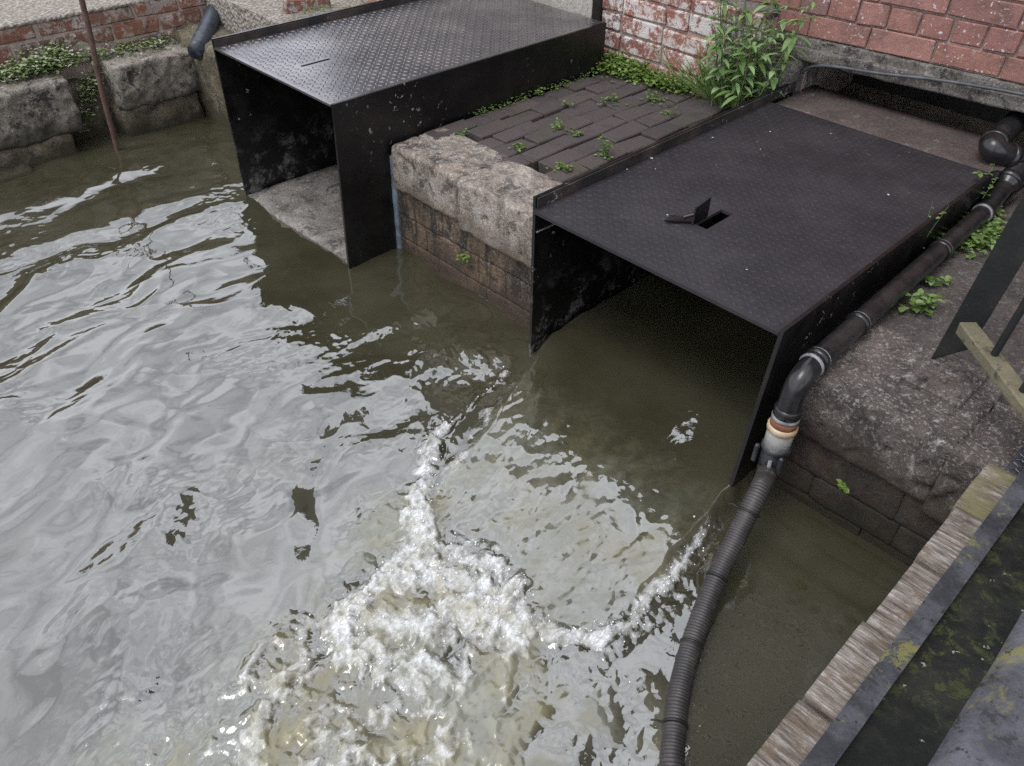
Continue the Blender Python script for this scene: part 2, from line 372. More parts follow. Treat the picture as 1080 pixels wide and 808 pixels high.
M['algae'] = m_simple('algae', (.06, .05, .018), (.12, .095, .04), 20, .35, .4)

# ------------------------------------------------------------------ water
def seg_poly_sd(x, y, poly):
    d = np.full(x.shape, 1e9); ins = np.zeros(x.shape, bool); n = len(poly)
    for i in range(n):
        (ax, ay), (bx, by) = poly[i], poly[(i+1) % n]
        ex, ey = bx-ax, by-ay; t = np.clip(((x-ax)*ex+(y-ay)*ey)/(ex*ex+ey*ey), 0, 1)
        d = np.minimum(d, np.hypot(x-ax-t*ex, y-ay-t*ey))
        cnd = ((ay > y) != (by > y)) & (x < (bx-ax)*(y-ay)/(by-ay+1e-12)+ax); ins ^= cnd
    return np.where(ins, -d, d)
def axis(lo, hi, step, far_lo, far_hi):
    a = list(np.arange(lo, hi, step)); s = step
    while a[-1] < far_hi: s *= 1.18; a.append(a[-1]+s)
    s = step
    while a[0] > far_lo: s *= 1.18; a.insert(0, a[0]-s)
    return np.array(a)
jet = [(3.4, -1.50), (1.68, -1.50), (1.30, -1.36)]
jet += [surveyed(px, py, 0) for px, py in ((455, 540), (480, 566), (525, 574), (560, 612), (578, 656), (610, 666), (650, 655), (692, 618))]
jet += [(1.52, -.640), (1.68, -.655), (3.4, -.655)]
# foam strokes: photo survey polyline, radius (m), strength
STROKES = [([(470,448),(456,486),(447,520)], .036, .80), ([(446,520),(462,560),(500,584),(530,592),(556,622),(570,654)], .034, .90), ([(570,654),(602,672),(650,664),(690,634)], .028, .95), ([(690,634),(722,594),(748,552)], .020, .85), ([(650,680),(700,650),(728,610)], .03, .6), ([(474,452),(505,420),(540,392)], .013, .62),
 ([(440,540),(446,590),(480,604),(520,620),(548,650)], .055, 1.02), ([(420,600),(385,622),(362,650),(372,690)], .06, .90),
 ([(390,640),(450,650),(500,650),(540,670)], .075, .84), ([(330,648),(300,680),(262,716)], .04, .58), ([(372,690),(420,700),(480,690)], .08, .78),
 ([(362,660),(330,700),(290,745),(255,790)], .08, .64), ([(430,735),(470,765),(430,810)], .10, .60), ([(520,700),(560,735),(600,775),(640,815)], .06, .36),
 ([(575,670),(620,700),(690,720)], .05, .38), ([(640,678),(700,665)], .035, .38), ([(345,760),(380,800),(420,850)], .11, .58), ([(540,760),(520,830)], .10, .38), ([(220,770),(150,830)], .08, .38), ([(260,710),(180,770)], .06, .36), ([(160,700),(110,760)], .05, .28)]
AERS = [([(330,720),(250,780),(180,820)], .16, .75), ([(400,560),(385,610)], .06, .9), ([(425,560),(410,640),(440,700)], .16, 1.0), ([(480,640),(520,700),(500,790)], .16, .95), ([(380,700),(320,760),(280,830)], .17, .85), ([(440,780),(420,850)], .2, .9), ([(600,720),(660,770)], .12, .55), ([(240,730),(180,780)], .10, .45), ([(392,575),(372,600)], .05, .8)]
def stroke_pts(T):
    for pl, rr, st in T:
        uv = [surveyed(px, py, 0) for px, py in pl]
        for (a, b), (c, d) in zip(uv, uv[1:]):
            n = max(1, int(math.hypot(c-a, d-b)/(rr*.5)))
            for k in range(n): yield a+(c-a)*k/n, b+(d-b)*k/n, rr, st
        yield uv[-1][0], uv[-1][1], rr, st
def splat(u, v, T):
    S = np.zeros(u.shape); m = np.nonzero((u < 1.9) & (u > -.9) & (v > -2.3) & (v < .3))[0]; uu, vv = u[m], v[m]; q = np.zeros(len(m))
    for a, b, rr, st in stroke_pts(T): np.maximum(q, st*np.exp(-((uu-a)**2+(vv-b)**2)/(rr*rr)*.8), out=q)
    S[m] = q; return S
def ridged(x, y, z, o=4, gain=.55):
    s = 0; A = 1; n = 0
    for i in range(o):
        s = s+A*(1-np.minimum(1, np.abs(gnoise(x*2**i+i*7.7, y*2**i+3.1*i, z+i*1.3))*1.9))**2; n += A; A *= gain
    return s/n
def water_field(u, v):
    sd = seg_poly_sd(u+.018*fbm(u*9, v*9, 21, 3), v+.018*fbm(u*9+5, v*9, 22, 3), jet)
    wu = u+.10*fbm(u*2.2, v*2.2, 1.3, 3); wv = v+.10*fbm(u*2.2+9, v*2.2, 4.1, 3)
    cu, cv = 1.02, -.95; r = np.hypot(wu-cu, wv-cv); th = np.arctan2(wv-cv, wu-cu)
    out = sstep(.0, .12, sd)
    calm = sstep(-.62, -.70, v)*.90+.10          # the pocket beside the right-hand hood lies still
    fade = np.exp(-np.maximum(r-.5, 0)/3.0)
    ph = 2*PI*r/.34+2.6*fbm(u*1.1, v*1.1, 7.7, 2)+1.3*np.sin(2*th)
    pk = np.sin(ph); pk = pk+.30*np.sin(2*ph+.9)
    h = .0115*pk*fade*(.5+.7*fbm(u*1.6+5, v*1.6, 2.2, 2))*sstep(.5, .9, r+.2)
    h = h+.024*fbm(wu*1.9+3, wv*2.8, .5, 2)+.0062*fbm(wu*5.5, wv*8, 3.1, 2)
    h = h+.005*(ridged(wu*2.6+.5*wv, wv*3.4-.6*wu, 15.5, 2)-.4)*sstep(.5, .9, r)*sstep(2.3, 1.2, u)
    patch = sstep(.02, .40, fbm(u*2.1+31, v*2.1, 8.2, 2)+.08+.25*sstep(1.1, 2.0, u)*(v < -2.3))
    rid = ridged(wu*7+2, wv*10, 5.5, 3)
    h = h+.0050*rid*patch+.0012*fbm(wu*24, wv*30, 1.1, 2)*(.06+patch)
    h = h*calm*out
    ins = sstep(.022, -.026, sd); drop = sstep(1.72, .92, u)
    lines = fbm(u*2.4+.1*fbm(u*4, v*4, 3, 2), v*13+.9*fbm(u*5, v*5, 2.2, 2), 6.6, 4)
    hj = .068*np.clip((u-.86)/.85, 0, 1.1)-.004+.0052*lines*(.15+drop)+.0050*fbm(u*8, v*13, 1.9, 3)*drop+.004*fbm(u*5, v*5, 3.3, 2)+.0036*ridged(u*7, v*10, 7.1, 3)*(.2+drop)+.0007*fbm(u*30, v*36, 2.4, 2)
    h = h*(1-ins)+hj*ins
    du, dv = u+.045*fbm(u*7, v*7, 11, 3)+.012*fbm(u*30, v*30, 13, 2), v+.045*fbm(u*7+7, v*7, 12, 3)+.012*fbm(u*30+3, v*30, 14, 2)
    S = splat(du+.02, dv, STROKES); A = splat(du, dv, AERS)
    S = S*(1-.9*sstep(-.012, -.065, sd)); A = A*sstep(-.10, .0, sd)
    R1 = ridged(du*5.5, dv*8.5, 3.0, 5, .62); R2 = ridged(du*24, dv*24, 9.0, 3, .6); f1 = fbm(du*9, dv*9, 2.0, 4, .6)
    edge = np.exp(-np.maximum(np.abs(sd-.014)-.004, 0)**2/.022**2)*sstep(1.66, 1.2, u)*sstep(.6, .9, u)
    tl = gnoise(wu*13, wv*13, 2.7)
    h = h+edge*(.005+.008*tl)
    lump = sstep(.15, .9, S)
    lump = lump*sstep(-.03, .04, sd)
    h = h+lump*(.008+.030*f1+.030*(R1-.4)+.014*(R2-.4))+sstep(.15, .8, A)*(1-lump)*(.012*f1+.008*(R1-.4)+.0025*(R2-.4))
    Lr = .72*R1+.28*R2
    R3 = ridged(du*15, dv*15, 6.0, 4, .65); Lr = .45*R1+.35*R3+.20*R2
    cover = sstep(.98-S*.9, 1.48-S*.9, Lr+.30)*sstep(.04, .25, S)
    cover = np.maximum(cover, edge*sstep(.22, .70, R2*.6+R1*.5+.15*tl)*.8)
    thin = 1-np.minimum(1, np.abs(gnoise(wu*5+50, wv*8, 4.4))*9)
    wisp = thin*sstep(.12, .45, fbm(u*1.7+80, v*1.7, 3.3, 2)+.30*A)*.45*(v < -.60)*(sd > 0)*sstep(.3, .6, R2)
    cover = np.maximum(cover, wisp)
    # a thin line of scum along the wet faces
    ln = np.maximum(np.exp(-((u-1.695)/.008)**2)*((v > -.64)&(v < -.1)), np.exp(-((u-1.712)/.008)**2)*((v > -2.34)&(v < -1.52))*.6)
    cover = np.maximum(cover, ln*sstep(.25, .6, R2)*.7)
    aer = np.clip(A*(.55+1.0*f1+.5*R1), 0, 1)
    jt = np.clip(.66+.45*lines+.25*fbm(u*4, v*6, 5.2, 4)+.25*(R1-.4), 0, 1)*sstep(1.72, 1.15, u)*sstep(.03, .0, sd)
    aer = np.maximum(aer, jt*.62)
    return h, np.clip(cover, 0, 1), aer
def build_water():
    ua = axis(-.35, 1.95, .0052, -60, 3.5); va = axis(-4.2, -.05, .0056, -4.6, 1.6)
    U2, V2 = np.meshgrid(ua, va, indexing='ij'); nu, nv = U2.shape
    u, v = U2.ravel(), V2.ravel()
    h, fo, ae = water_field(u, v)
    far = sstep(-.6, -4, u); h = h*(1-far)
    co = np.stack([UX*u+VX*v, UY*u+VY*v, h], 1)
    me = bpy.data.meshes.new('water'); nf = (nu-1)*(nv-1)
    i = np.arange(nu-1)[:, None]*nv+np.arange(nv-1)[None, :]
    q = np.stack([i, i+1, i+nv+1, i+nv], -1).reshape(-1, 4)[:, ::-1]
    me.vertices.add(len(u)); me.vertices.foreach_set('co', co.ravel())
    me.loops.add(nf*4); me.loops.foreach_set('vertex_index', q.ravel().astype(np.int32))
    me.polygons.add(nf); me.polygons.foreach_set('loop_start', np.arange(nf, dtype=np.int32)*4)
    me.polygons.foreach_set('use_smooth', np.ones(nf, bool))
    for nm, ar in (('foam', fo), ('aer', ae)):
        at = me.attributes.new(nm, 'FLOAT', 'POINT'); at.data.foreach_set('value', ar.astype(np.float32))
    me.update(calc_edges=True); me.validate()
    if me.polygons[0].normal.z < 0: me.flip_normals()
    o = bpy.data.objects.new('water', me); COL.objects.link(o); o['kind'] = 'structure'
    k = Mat('river_water'); f = k.attr('foam'); a = k.attr('aer')
    n1 = k.noise(110, 6, .75); n2 = k.voro(150); n3 = k.noise(26, 6, .7, .6)
    d = k.math('ADD', k.math('MULTIPLY', k.math('SUBTRACT', n1, .5), .9), k.math('MULTIPLY', k.math('SUBTRACT', n3, .5), 1.3))
    gate = k.ramp(f, .02, .25)
    ff = k.ramp(k.math('ADD', f, k.math('MULTIPLY', d, gate)), .18, 1.15)
    ff = k.math('MULTIPLY', ff, k.ramp(n2, .75, .25, .78, 1))
    mf = k.n('ShaderNodeMapping'); mf.inputs['Rotation'].default_value = (0, 0, -ANG); k.L(k.tc, mf.inputs[0]); mg = k.n('ShaderNodeMapping'); mg.inputs['Scale'].default_value = (1, 3.2, 1); k.L(mf.outputs[0], mg.inputs[0])
    ff = k.math('MULTIPLY', ff, k.ramp(k.noise(13, 9, .72, 1.2, mg.outputs[0]), .36, .58, .34, 1))
    aa = k.ramp(k.math('ADD', a, k.math('MULTIPLY', k.math('SUBTRACT', n3, .5), .5)), .05, .95)
    murk = k.mix(k.ramp(k.noise(2.2, 4), .35, .65), (.040, .037, .021), (.056, .053, .033))
    c = k.mix(aa, murk, k.mix(k.ramp(k.noise(3.2, 4, .6), .42, .60), (.245, .245, .20), (.25, .225, .135))); c = k.mix(ff, c, k.mix(k.ramp(k.noise(22, 7, .7), .36, .62), (.46, .45, .40), (.78, .79, .81)))
    t = k.n('ShaderNodeBump'); t.inputs['Strength'].default_value = .10; t.inputs['Distance'].default_value = .004; k.L(k.noise(40, 3, .5, .5), t.inputs['Height'])
    t2 = k.n('ShaderNodeBump'); t2.inputs['Strength'].default_value = .28; t2.inputs['Distance'].default_value = .004; k.L(k.math('MULTIPLY', k.math('ADD', n1, n2), ff), t2.inputs['Height'])
    k.L(t.outputs[0], t2.inputs['Normal']); k.L(t2.outputs[0], k.b.inputs['Normal'])
    k.set(c, k.math('MAXIMUM', k.ramp(ff, 0, .6, .012, .85), k.ramp(aa, .15, .8, .012, .16)), 0, k.math('MINIMUM', k.ramp(aa, .1, .8, 1.0, .27), k.ramp(ff, .0, .7, 1, .06)), 1.92)
    me.materials.append(k.m); return o
WATER_SPEC = .75
build_water()
# droplets and bubbles thrown up along the jump
ico = bmesh.new(); bmesh.ops.create_icosphere(ico, subdivisions=1, radius=1); iv = np.array([v.co[:] for v in ico.verts]); ico.verts.index_update(); jf = [[v.index for v in f.verts] for f in ico.faces]; ico.free()
mb = MB(); P = []
for a, b, rr, st in stroke_pts(STROKES):
    for _ in range(int(13*st*rr/.05)): P.append((a+rr*random.gauss(0, .9), b+rr*random.gauss(0, .9)))
P = np.array(P); hh, cc, _a = water_field(P[:, 0], P[:, 1])
for (a, b), z, cv in zip(P, hh, cc):
    if cv < .3 and random.random() > .10: continue
    s = .0008+.0024*random.random()**4; up = abs(random.gauss(0, .012)) if random.random() < .3 else 0
    mb.add(iv*s+np.array(W(a, b, z+up+s*.3)), jf, None, True)
k = Mat('froth'); k.set((.78, .79, .79), .6, 0, .3); M['froth'] = k.m
kind(mb.build('foam', M['froth'], recalc=False), 'stuff', 'white froth and thrown droplets along the edge of the jet', 'foam')

# ------------------------------------------------------------------ ground solids
mb = MB(); mb.box(-60, 80, -90, 60, -1.6, -1.1, 0); kind(mb.build('riverbed', M['riverbed']), 'structure')
mb = MB(); mb.box(-60, 80, -80, -4.45, -1.2, .548, 0); mb.box(2.02, 80, -4.45, -3.20, -1.2, .54, 0)
kind(mb.build('gravel_ground', M['gravel']), 'structure')
mb = MB(); mb.box(3.8, 80, -3.2, 60, -1.2, .40, 0); mb.box(-60, 3.8, 1.65, 60, -1.2, .40, 0); kind(mb.build('ground', M['dirt']), 'structure')

# ------------------------------------------------------------------ brick bonds
def bricks(mb, p0, d, n, L, Hh, bl=.215, bh=.065, j=.010, depth=.10, bond='stretcher', c=.004, jit=.0015, proud=.004, skip=None):
    """courses of single bricks laid on the plane through p0 along d (unit), facing n"""
    d = Vector(d).normalized(); n = Vector(n).normalized(); up = Vector((0, 0, 1)) if abs(n.z) < .5 else n.cross(d)
    y = 0; row = 0
    while y < Hh-.01:
        h = min(bh, Hh-y); x = 0 if row % 2 == 0 else -bl/2
        first = True
        while x < L-.008:
            b = bl
            if bond == 'mixed': b = random.choice([bl, bl, bl, .104])
            if bond == 'garden' and row % 4 == 1: b = .104
            x0, x1 = max(x, 0), min(x+b, L)
            if x1-x0 > .02 and not (skip and skip(x0, x1, y)):
                pr = proud+random.uniform(-.003, .003)
                mb.cbox(Vector(p0)+d*x0+up*y-n*(depth-pr), d*(x1-x0), n*depth, up*h, c, None, jit)
            x += b+j
        y += bh+j; row += 1
nU = W(-1, 0, 0); dV = W(0, 1, 0)

# ------------------------------------------------------------------ left hood
def plate_mesh(mb, u0, u1, v0, v1, z, th, holes):
    """steel plate with rectangular holes cut through it"""
    us = sorted({u0, u1, *[q for h in holes for q in h[:2]]}); vs = sorted({v0, v1, *[q for h in holes for q in h[2:]]})
    for a, b in zip(us, us[1:]):
        for c, d in zip(vs, vs[1:]):
            if any(h[0] <= (a+b)/2 <= h[1] and h[2] <= (c+d)/2 <= h[3] for h in holes): continue
            for zz in (z, z-th): mb.add([W(a, c, zz), W(b, c, zz), W(b, d, zz), W(a, d, zz)], [[0, 1, 2, 3]])
    for h in [(u0, u1, v0, v1)]+holes:
        c = [(h[0], h[2]), (h[1], h[2]), (h[1], h[3]), (h[0], h[3])]
        for i in range(4):
            a, b = c[i], c[(i+1) % 4]; mb.add([W(*a, z), W(*b, z), W(*b, z-th), W(*a, z-th)], [[0, 1, 2, 3]])
def lozenge(mb, u, v, z, a, L, w, h):
    ca, sa = math.cos(a), math.sin(a)
    def q(x, y, zz): return W(u+x*ca-y*sa, v+x*sa+y*ca, z+zz)
    mb.add([q(-L, 0, 0), q(-L*.35, -w, 0), q(L*.35, -w, 0), q(L, 0, 0), q(L*.35, w, 0), q(-L*.35, w, 0), q(-L*.55, 0, h), q(L*.55, 0, h)],
           [[0, 1, 6], [1, 2, 7, 6], [2, 3, 7], [3, 4, 7], [4, 5, 6, 7], [5, 0, 6]], None, True)
def treads(mb, u0, u1, v0, v1, z, pitch, L, w, h, holes, base=PI/4):
    nu = int((u1-u0-.02)/pitch); nv = int((v1-v0-.02)/pitch)
    for i in range(nu):
        for j in range(nv):
            u = u0+.015+(i+.5)*pitch; v = v0+.015+(j+.5)*pitch
            if any(hh[0]-.02 < u < hh[1]+.02 and hh[2]-.02 < v < hh[3]+.02 for hh in holes): continue
            lozenge(mb, u, v, z, base+(PI/2 if (i+j) % 2 else 0), L, w, h)
t = thing('steel_hood', 'black steel hood with shiny worn tread plate top, standing on a pale silted floor', 'sluice hood', W(2.1, -2.76, 0))
ZL = .645; hl = [(1.61, 1.74, -2.760, -2.745)]
mb = MB(); plate_mesh(mb, 1.475, 2.90, -3.160, -2.368, ZL, .008, hl); treads(mb, 1.475, 2.90, -3.160, -2.368, ZL, .0262, .0125, .0042, .0028, hl); mb.build('top_plate', M['tread_shiny'], t, recalc=False)
def side_panel(mb, v, th, prof):
    mb.prism([W(u, v, z) for u, z in prof], W(0, 1, 0)*th)
mb = MB(); side_panel(mb, -2.366, .010, [(1.447, -.5), (1.478, ZL+.002), (2.90, ZL+.002), (2.90, -.5)]); mb.build('side_panel', M['paint_chipped'], t)
mb = MB(); side_panel(mb, -3.172, .010, [(1.488, -.5), (1.478, ZL+.030), (2.90, ZL+.030), (2.90, -.5)]); mb.build('side_panel', M['paint_inner'], t)
mb = MB(); side_panel(mb, -3.1605, .004, [(1.481, ZL+.026), (2.60, ZL+.026), (2.60, ZL+.001), (1.481, ZL+.001)]); mb.build('angle_flange', M['paint_rim'], t)
mb = MB(); mb.rock(1.482, 2.85, -3.158, -2.368, -.30, .016, .012, .010, 9, .03, seed=3); mb.build('floor_slab', M['floor_pale'], t)
mb = MB(); mb.box(2.80, 2.86, -3.158, -2.368, .02, ZL-.012, .002); mb.build('back_wall', M['sodden_brick'], t)

# ------------------------------------------------------------------ right hood
t = thing('steel_hood', 'black steel hood with dull tread plate and raised lifting flap, water rushing out beneath', 'sluice hood', W(2.2, -1.08, 0))
ZR = .55; hr = [(1.870, 2.005, -1.123, -1.082)]
mb = MB(); plate_mesh(mb, 1.58, 2.875, -1.500, -.668, ZR, .010, hr); treads(mb, 1.58, 2.875, -1.500, -.668, ZR, .0245, .0125, .0042, .0024, hr); mb.build('top_plate', M['tread_dull'], t, recalc=False)
mb = MB(); side_panel(mb, -1.512, .011, [(1.606, -.5), (1.592, ZR+.036), (3.05, ZR+.036), (3.05, -.5)]); mb.build('side_panel', M['paint_inner'], t)
mb = MB(); side_panel(mb, -1.500, .005, [(1.597, ZR+.034), (3.05, ZR+.034), (3.05, ZR+.001), (1.597, ZR+.001)]); mb.build('angle_flange', M['paint_rim'], t)
mb = MB(); side_panel(mb, -.667, .011, [(1.50, -.5), (1.535, .06), (1.552, .25), (1.578, ZR-.03), (1.583, ZR+.006), (2.875, ZR+.006), (2.98, ZR-.02), (2.98, -.5)]); mb.build('side_panel', M['paint_chipped'], t)
mb = MB(); mb.tube([W(1.60, -1.4985, .47), W(2.2, -1.4985, .452)], .003, 6); mb.build('weld_seam', M['ring'], t)
fl = MB()
fl.prism([W(1.858, -1.128, ZR+.002), W(1.930, -1.128, ZR+.002), W(1.938, -1.132, ZR+.062), W(1.868, -1.132, ZR+.052)], W(0, 1, 0)*.006)
fl.prism([W(1.805, -1.186, ZR+.006), W(1.862, -1.129, ZR+.004), W(1.905, -1.129, ZR+.004), W(1.842, -1.190, ZR+.008)], (0, 0, .005))
f = fl.build('lifting_flap', M['paint'], t)
mb = MB(); mb.tube([W(1.846, -1.150, ZR+.020), W(1.866, -1.130, ZR+.030)], [.007, .005], 8); mb.build('knob', M['paint'], f)

# slab behind it, running under the lintel
mb = MB(); mb.rock(2.868, 3.20, -1.494, -.655, .30, .541, .006, .004, 5, .05, seed=8); tag(mb.build('concrete_slab', M['concrete']), 'brownish bare concrete slab running under the lintel behind the tread plate', 'slab')

# ------------------------------------------------------------------ pier between the hoods
t = thing('stone_pier', 'stone and brick pier between the two steel hoods, paved with dark bricks', 'pier', W(2.3, -1.93, 0))
mb = MB(); mb.box(1.745, 3.0, -2.352, -1.516, -1.1, .400, .004); mb.build('pier_core', M['pier_face'], t)
mb = MB(); mb.rock(1.694, 1.72, -2.368, -2.338, -.1, .40, .006, .006, 20, .01, seed=77); mb.build('mortar_seal', M['seal'], t)
mb = MB()
for i, (z0, z1) in enumerate(((-.3, .060), (.058, .168), (.166, .285))):
    v = -2.350-.07*(i % 2)
    while v < -1.52:
        e = min(v+random.choice([.24, .27, .30]), -1.516); mb.rock(1.706+random.uniform(-.003, .003), 1.80, max(v, -2.352), e+.001, z0, z1, .006, .006, 16, .0095, seed=150+i*7+v); v = e
mb.build('lower_courses', M['pier_face'], t)
mb = MB(); mb.rock(1.688, 1.955, -2.345, -1.965, .272, .452, .018, .009, 12, .0085, seed=1, pits=.012); mb.build('coping_stone', M['coping'], t)
mb = MB(); mb.rock(1.682, 1.935, -1.967, -1.517, .252, .456, .018, .009, 12, .0085, seed=14, pits=.014); mb.build('coping_stone', M['coping'], t)
mb = MB(); random.seed(11)
rows = 9; rw = .816/rows; v0 = -2.338
for i in range(rows):
    u = 1.90+random.uniform(-.1, 0)+(.11 if i % 2 else 0)
    while u < 2.99:
        L = random.choice([.15, .165, .17, .18, .21]); dz = random.uniform(-.006, .004); e = min(u+L, 2.992)
        mb.cbox(W(u, v0+i*rw, .36), W(e-.007-u, 0, 0), W(0, rw-.007, 0), Vector((0, 0, .088+dz)), .004, None, .004); u += L
mb.build('brick_paving', M['paver'], t)

# ------------------------------------------------------------------ right-hand bank
t = thing('stone_abutment', 'lichen-spotted stone abutment with dark wet brick below, beside the right steel panel', 'abutment', W(2.3, -.2, 0))
mb = MB(); mb.box(1.72, 3.8, -.640, 1.65, -1.1, .385, .01); mb.build('bank_fill', M['bank_ground'], t)
mb = MB(); mb.rock(1.656, 2.00, -.622, -.224, .225, .422, .014, .012, 12, .0095, seed=21, pits=.010); mb.build('coping_stone', M['bank_stone'], t)
mb = MB(); mb.rock(1.652, 1.92, -.236, .30, .20, .420, .014, .012, 12, .011, seed=29, pits=.01); mb.build('coping_stone', M['bank_stone'], t)
mb = MB()
for i, (z0, z1) in enumerate(((-.3, .03), (.028, .115), (.113, .24))):
    v = -.640-.1*(i % 2)
    while v < .6:
        e = v+random.choice([.24, .30, .36]); mb.rock(1.675+random.uniform(-.003, .003), 1.78, max(v, -.640), e+.001, z0, z1, .006, .007, 14, .0105, seed=190+i*7+v); v = e
mb.build('lower_courses', M['bank_face'], t)
mb = MB(); mb.rock(1.94, 3.8, -.622, 1.6, .30, .414, .03, .009, 5, .025, seed=33); mb.build('bank_top', M['bank_ground'], t)

# ------------------------------------------------------------------ mill building
t = thing('mill_building', 'red brick mill building with concrete lintel over the culvert mouth', 'building', W(3.6, -1, .4))
wdir = W(.12, 1, 0); wdir.normalize(); wn = Vector((-wdir.y, wdir.x, 0)); 
if wn.dot(W(-1, 0, 0)) < 0: wn = -wn
def wp(v, z, off=0): return W(3.09+.12*(v+1.6), v, z)+wn*off     # point on the red wall face
TOP = 1.75  # low range is a guess; its unseen height shapes the water reflection
mb = MB(); q = [wp(-2.445, .40, -.012), wp(-1.50, .40, -.012), wp(-1.50, .74, -.012), wp(6.0, .74, -.012), wp(6.0, 5.6, -.012), wp(-1.35, 5.6, -.012), wp(-1.35, TOP, -.012), wp(-2.445, TOP, -.012)]
mb.prism(q, -wn*4.0); mb.build('mortar_core', M['mortar'], t)  # guessed tall block darkens the reflection; solid depth keeps light out of the slot
random.seed(5); mb = MB(); bricks(mb, wp(-2.445, .742), wdir, wn, 8.4, 2.06-.74, .226, .075, .006, .06, 'garden', .004, .003, .001, skip=lambda x0, x1, y: y > TOP-.79 and x0 < .98); mb.build('brick_wall', M['red_brick'], t)
k = Mat('added_dark_boards'); k.bump(k.noise(40, 6, .7), .4, .004); c = k.mix(k.ramp(k.noise(9, 7, .7), .35, .65), (.014, .013, .012), (.034, .031, .028)); M['boards'] = k.set(c, .7)  # dark finish for added walls that shape reflections and for the slot's shade
random.seed(8); mb = MB()
for i in range(24):
    z = 2.06+.148*i; mb.prism([wp(-1.36, z, .012), wp(-1.36, z, .034), wp(-1.36, z+.150, .016), wp(-1.36, z+.150, .012)], wdir*7.0)
mb.build('added_dark_boarding', M['boards'], t)  # invented boarding, unseen; added so the pool mirrors a dark wall
lt = MB()
# rough cast lintel with a stepped face
lt.rock(0, 1, 0, 1, 0, 1) if False else None
def rough_bar(v0, v1, z0, z1, d0, d1, seed, amp):
    n = 150; mm = []; prof = [(d0, z0), (d1, z0), (d1, z1), (d0, z1)]; den = []
    for a, b in zip(prof, prof[1:]+prof[:1]):
        for s in range(6): den.append((a[0]+(b[0]-a[0])*s/6, a[1]+(b[1]-a[1])*s/6))
    for i in range(n+1):
        v = v0+(v1-v0)*i/n
        for d, z in den:
            e = amp*float(fbm(np.array([v*14+seed]), np.array([z*22]), np.array([d*22]), 4)[0]); mm.append(wp(v, z+e, d+e))
    m = len(den); fs = [[i*m+k, i*m+(k+1) % m, (i+1)*m+(k+1) % m, (i+1)*m+k] for i in range(n) for k in range(m)]
    fs += [list(range(m)), [n*m+k for k in range(m)]]; lt.add(mm, fs, None, True)
rough_bar(-1.56, 1.2, .664, .708, -.28, .045, 1, .010); rough_bar(-1.75, 1.2, .704, .738, -.28, .014, 5, .006)
lt.build('lintel', M['lintel'], t)
mb = MB(); mb.box(2.998, 3.40, -2.452, -1.655, .38, .80, .01); mb.build('plinth_core', M['mortar'], t)
mb = MB(); bricks(mb, W(2.990, -2.456, .435), dV, nU, .80, .37, .222, .070, .009, .07, 'mixed', .006, .004, .006); mb.build('limewashed_plinth', M['lime_brick'], t)
mb = MB(); mb.prism([W(2.992, -2.45, .805), W(3.11, -2.45, .83), W(3.11, -2.45, .79), W(2.992, -2.45, .79)], W(0, .80, 0)); mb.build('plinth_ledge', M['lintel'], t)
# broken plinth end dropping towards the opening
mb = MB(); mb.rock(2.995, 3.25, -1.665, -1.50, .40, .665, .02, .012, 9, .016, seed=41); mb.build('jamb_stone', M['lintel'], t)
mb = MB(); mb.prism([W(2.925, -4.6, .35), W(2.925, -2.462, .35), W(2.925, -2.462, 1.9), W(2.925, -3.30, 3.7), W(2.925, -4.6, 1.6)], W(.4, 0, 0)); mb.build('added_gable', M['boards'], t)  # unseen gable, made up to put a dark reflection left of the jet
mb = MB(); mb.box(2.919, 2.924, -4.6, -2.461, .35, 1.15, .001); mb.build('rendered_wall', M['render'], t)
mb = MB(); mb.box(3.20, 3.74, .10, 1.6, .40, .735, .004); mb.build('added_jamb_block', M['boards'], t)  # unseen block added to stop side light entering the slot
mb = MB(); mb.box(3.75, 3.85, -2.4, 1.6, .40, .735, .002); mb.build('recess_shade_wall', M['boards'], t)  # black colour stands in for deep shade under the lintel
mb = MB(); mb.prism([wp(-2.6, TOP+.005, .10), wp(-2.6, TOP+.06, .10), wp(-2.6, TOP+1.3, -2.9), wp(-2.6, TOP+1.25, -2.9)], wdir*1.22); mb.prism([wp(-1.4, 5.605, .15), wp(-1.4, 5.68, .15), wp(-1.4, 7.6, -3.0), wp(-1.4, 7.5, -3.0)], wdir*7.2); mb.build('added_roof', M['moss_steel'], t)  # unseen roofs over the guessed blocks, added for the water reflection

# ------------------------------------------------------------------ left bank
t = thing('bank_wall', 'low old brick wall three courses high under the gravel, at the far left bank', 'wall', W(1.2, -4.35, 0))
mb = MB(); mb.box(-6, 2.1, -4.45, -4.312, -1.1, .545, .003); mb.build('wall_core', M['mortar'], t)
random.seed(9); mb = MB(); bricks(mb, W(2.10, -4.31, .322), W(-1, 0, 0), W(0, 1, 0), 5.0, .225, .222, .066, .010, .08, 'stretcher', .007, .005, .006); mb.build('brick_face', M['old_brick'], t)
mb = MB(); mb.rock(-3, 2.1, -4.50, -4.30, .535, .556, .008, .007, 12, .03, seed=2); mb.build('gravel_edge', M['gravel'], t)
t = thing('stone_block', 'pale topped weathered stone block at the left edge, at the waterline', 'stone block', W(.8, -4.2, 0))
mb = MB(); mb.rock(.45, 1.185, -4.335, -4.085, .10, .345, .016, .022, 14, .0095, seed=51, pits=.01); mb.build('capstone', M['left_stone'], t)
mb = MB(); mb.rock(.40, .74, -4.33, -4.092, -.05, .118, .03, .02, 8, .02, seed=53); mb.rock(.73, 1.13, -4.33, -4.085, -.3, .112, .03, .022, 8, .02, seed=54); mb.rock(.2, .9, -4.33, -4.02, -.4, .02, .03, .02, 8, .02, seed=55); mb.build('base_courses', M['left_stone_dark'], t)
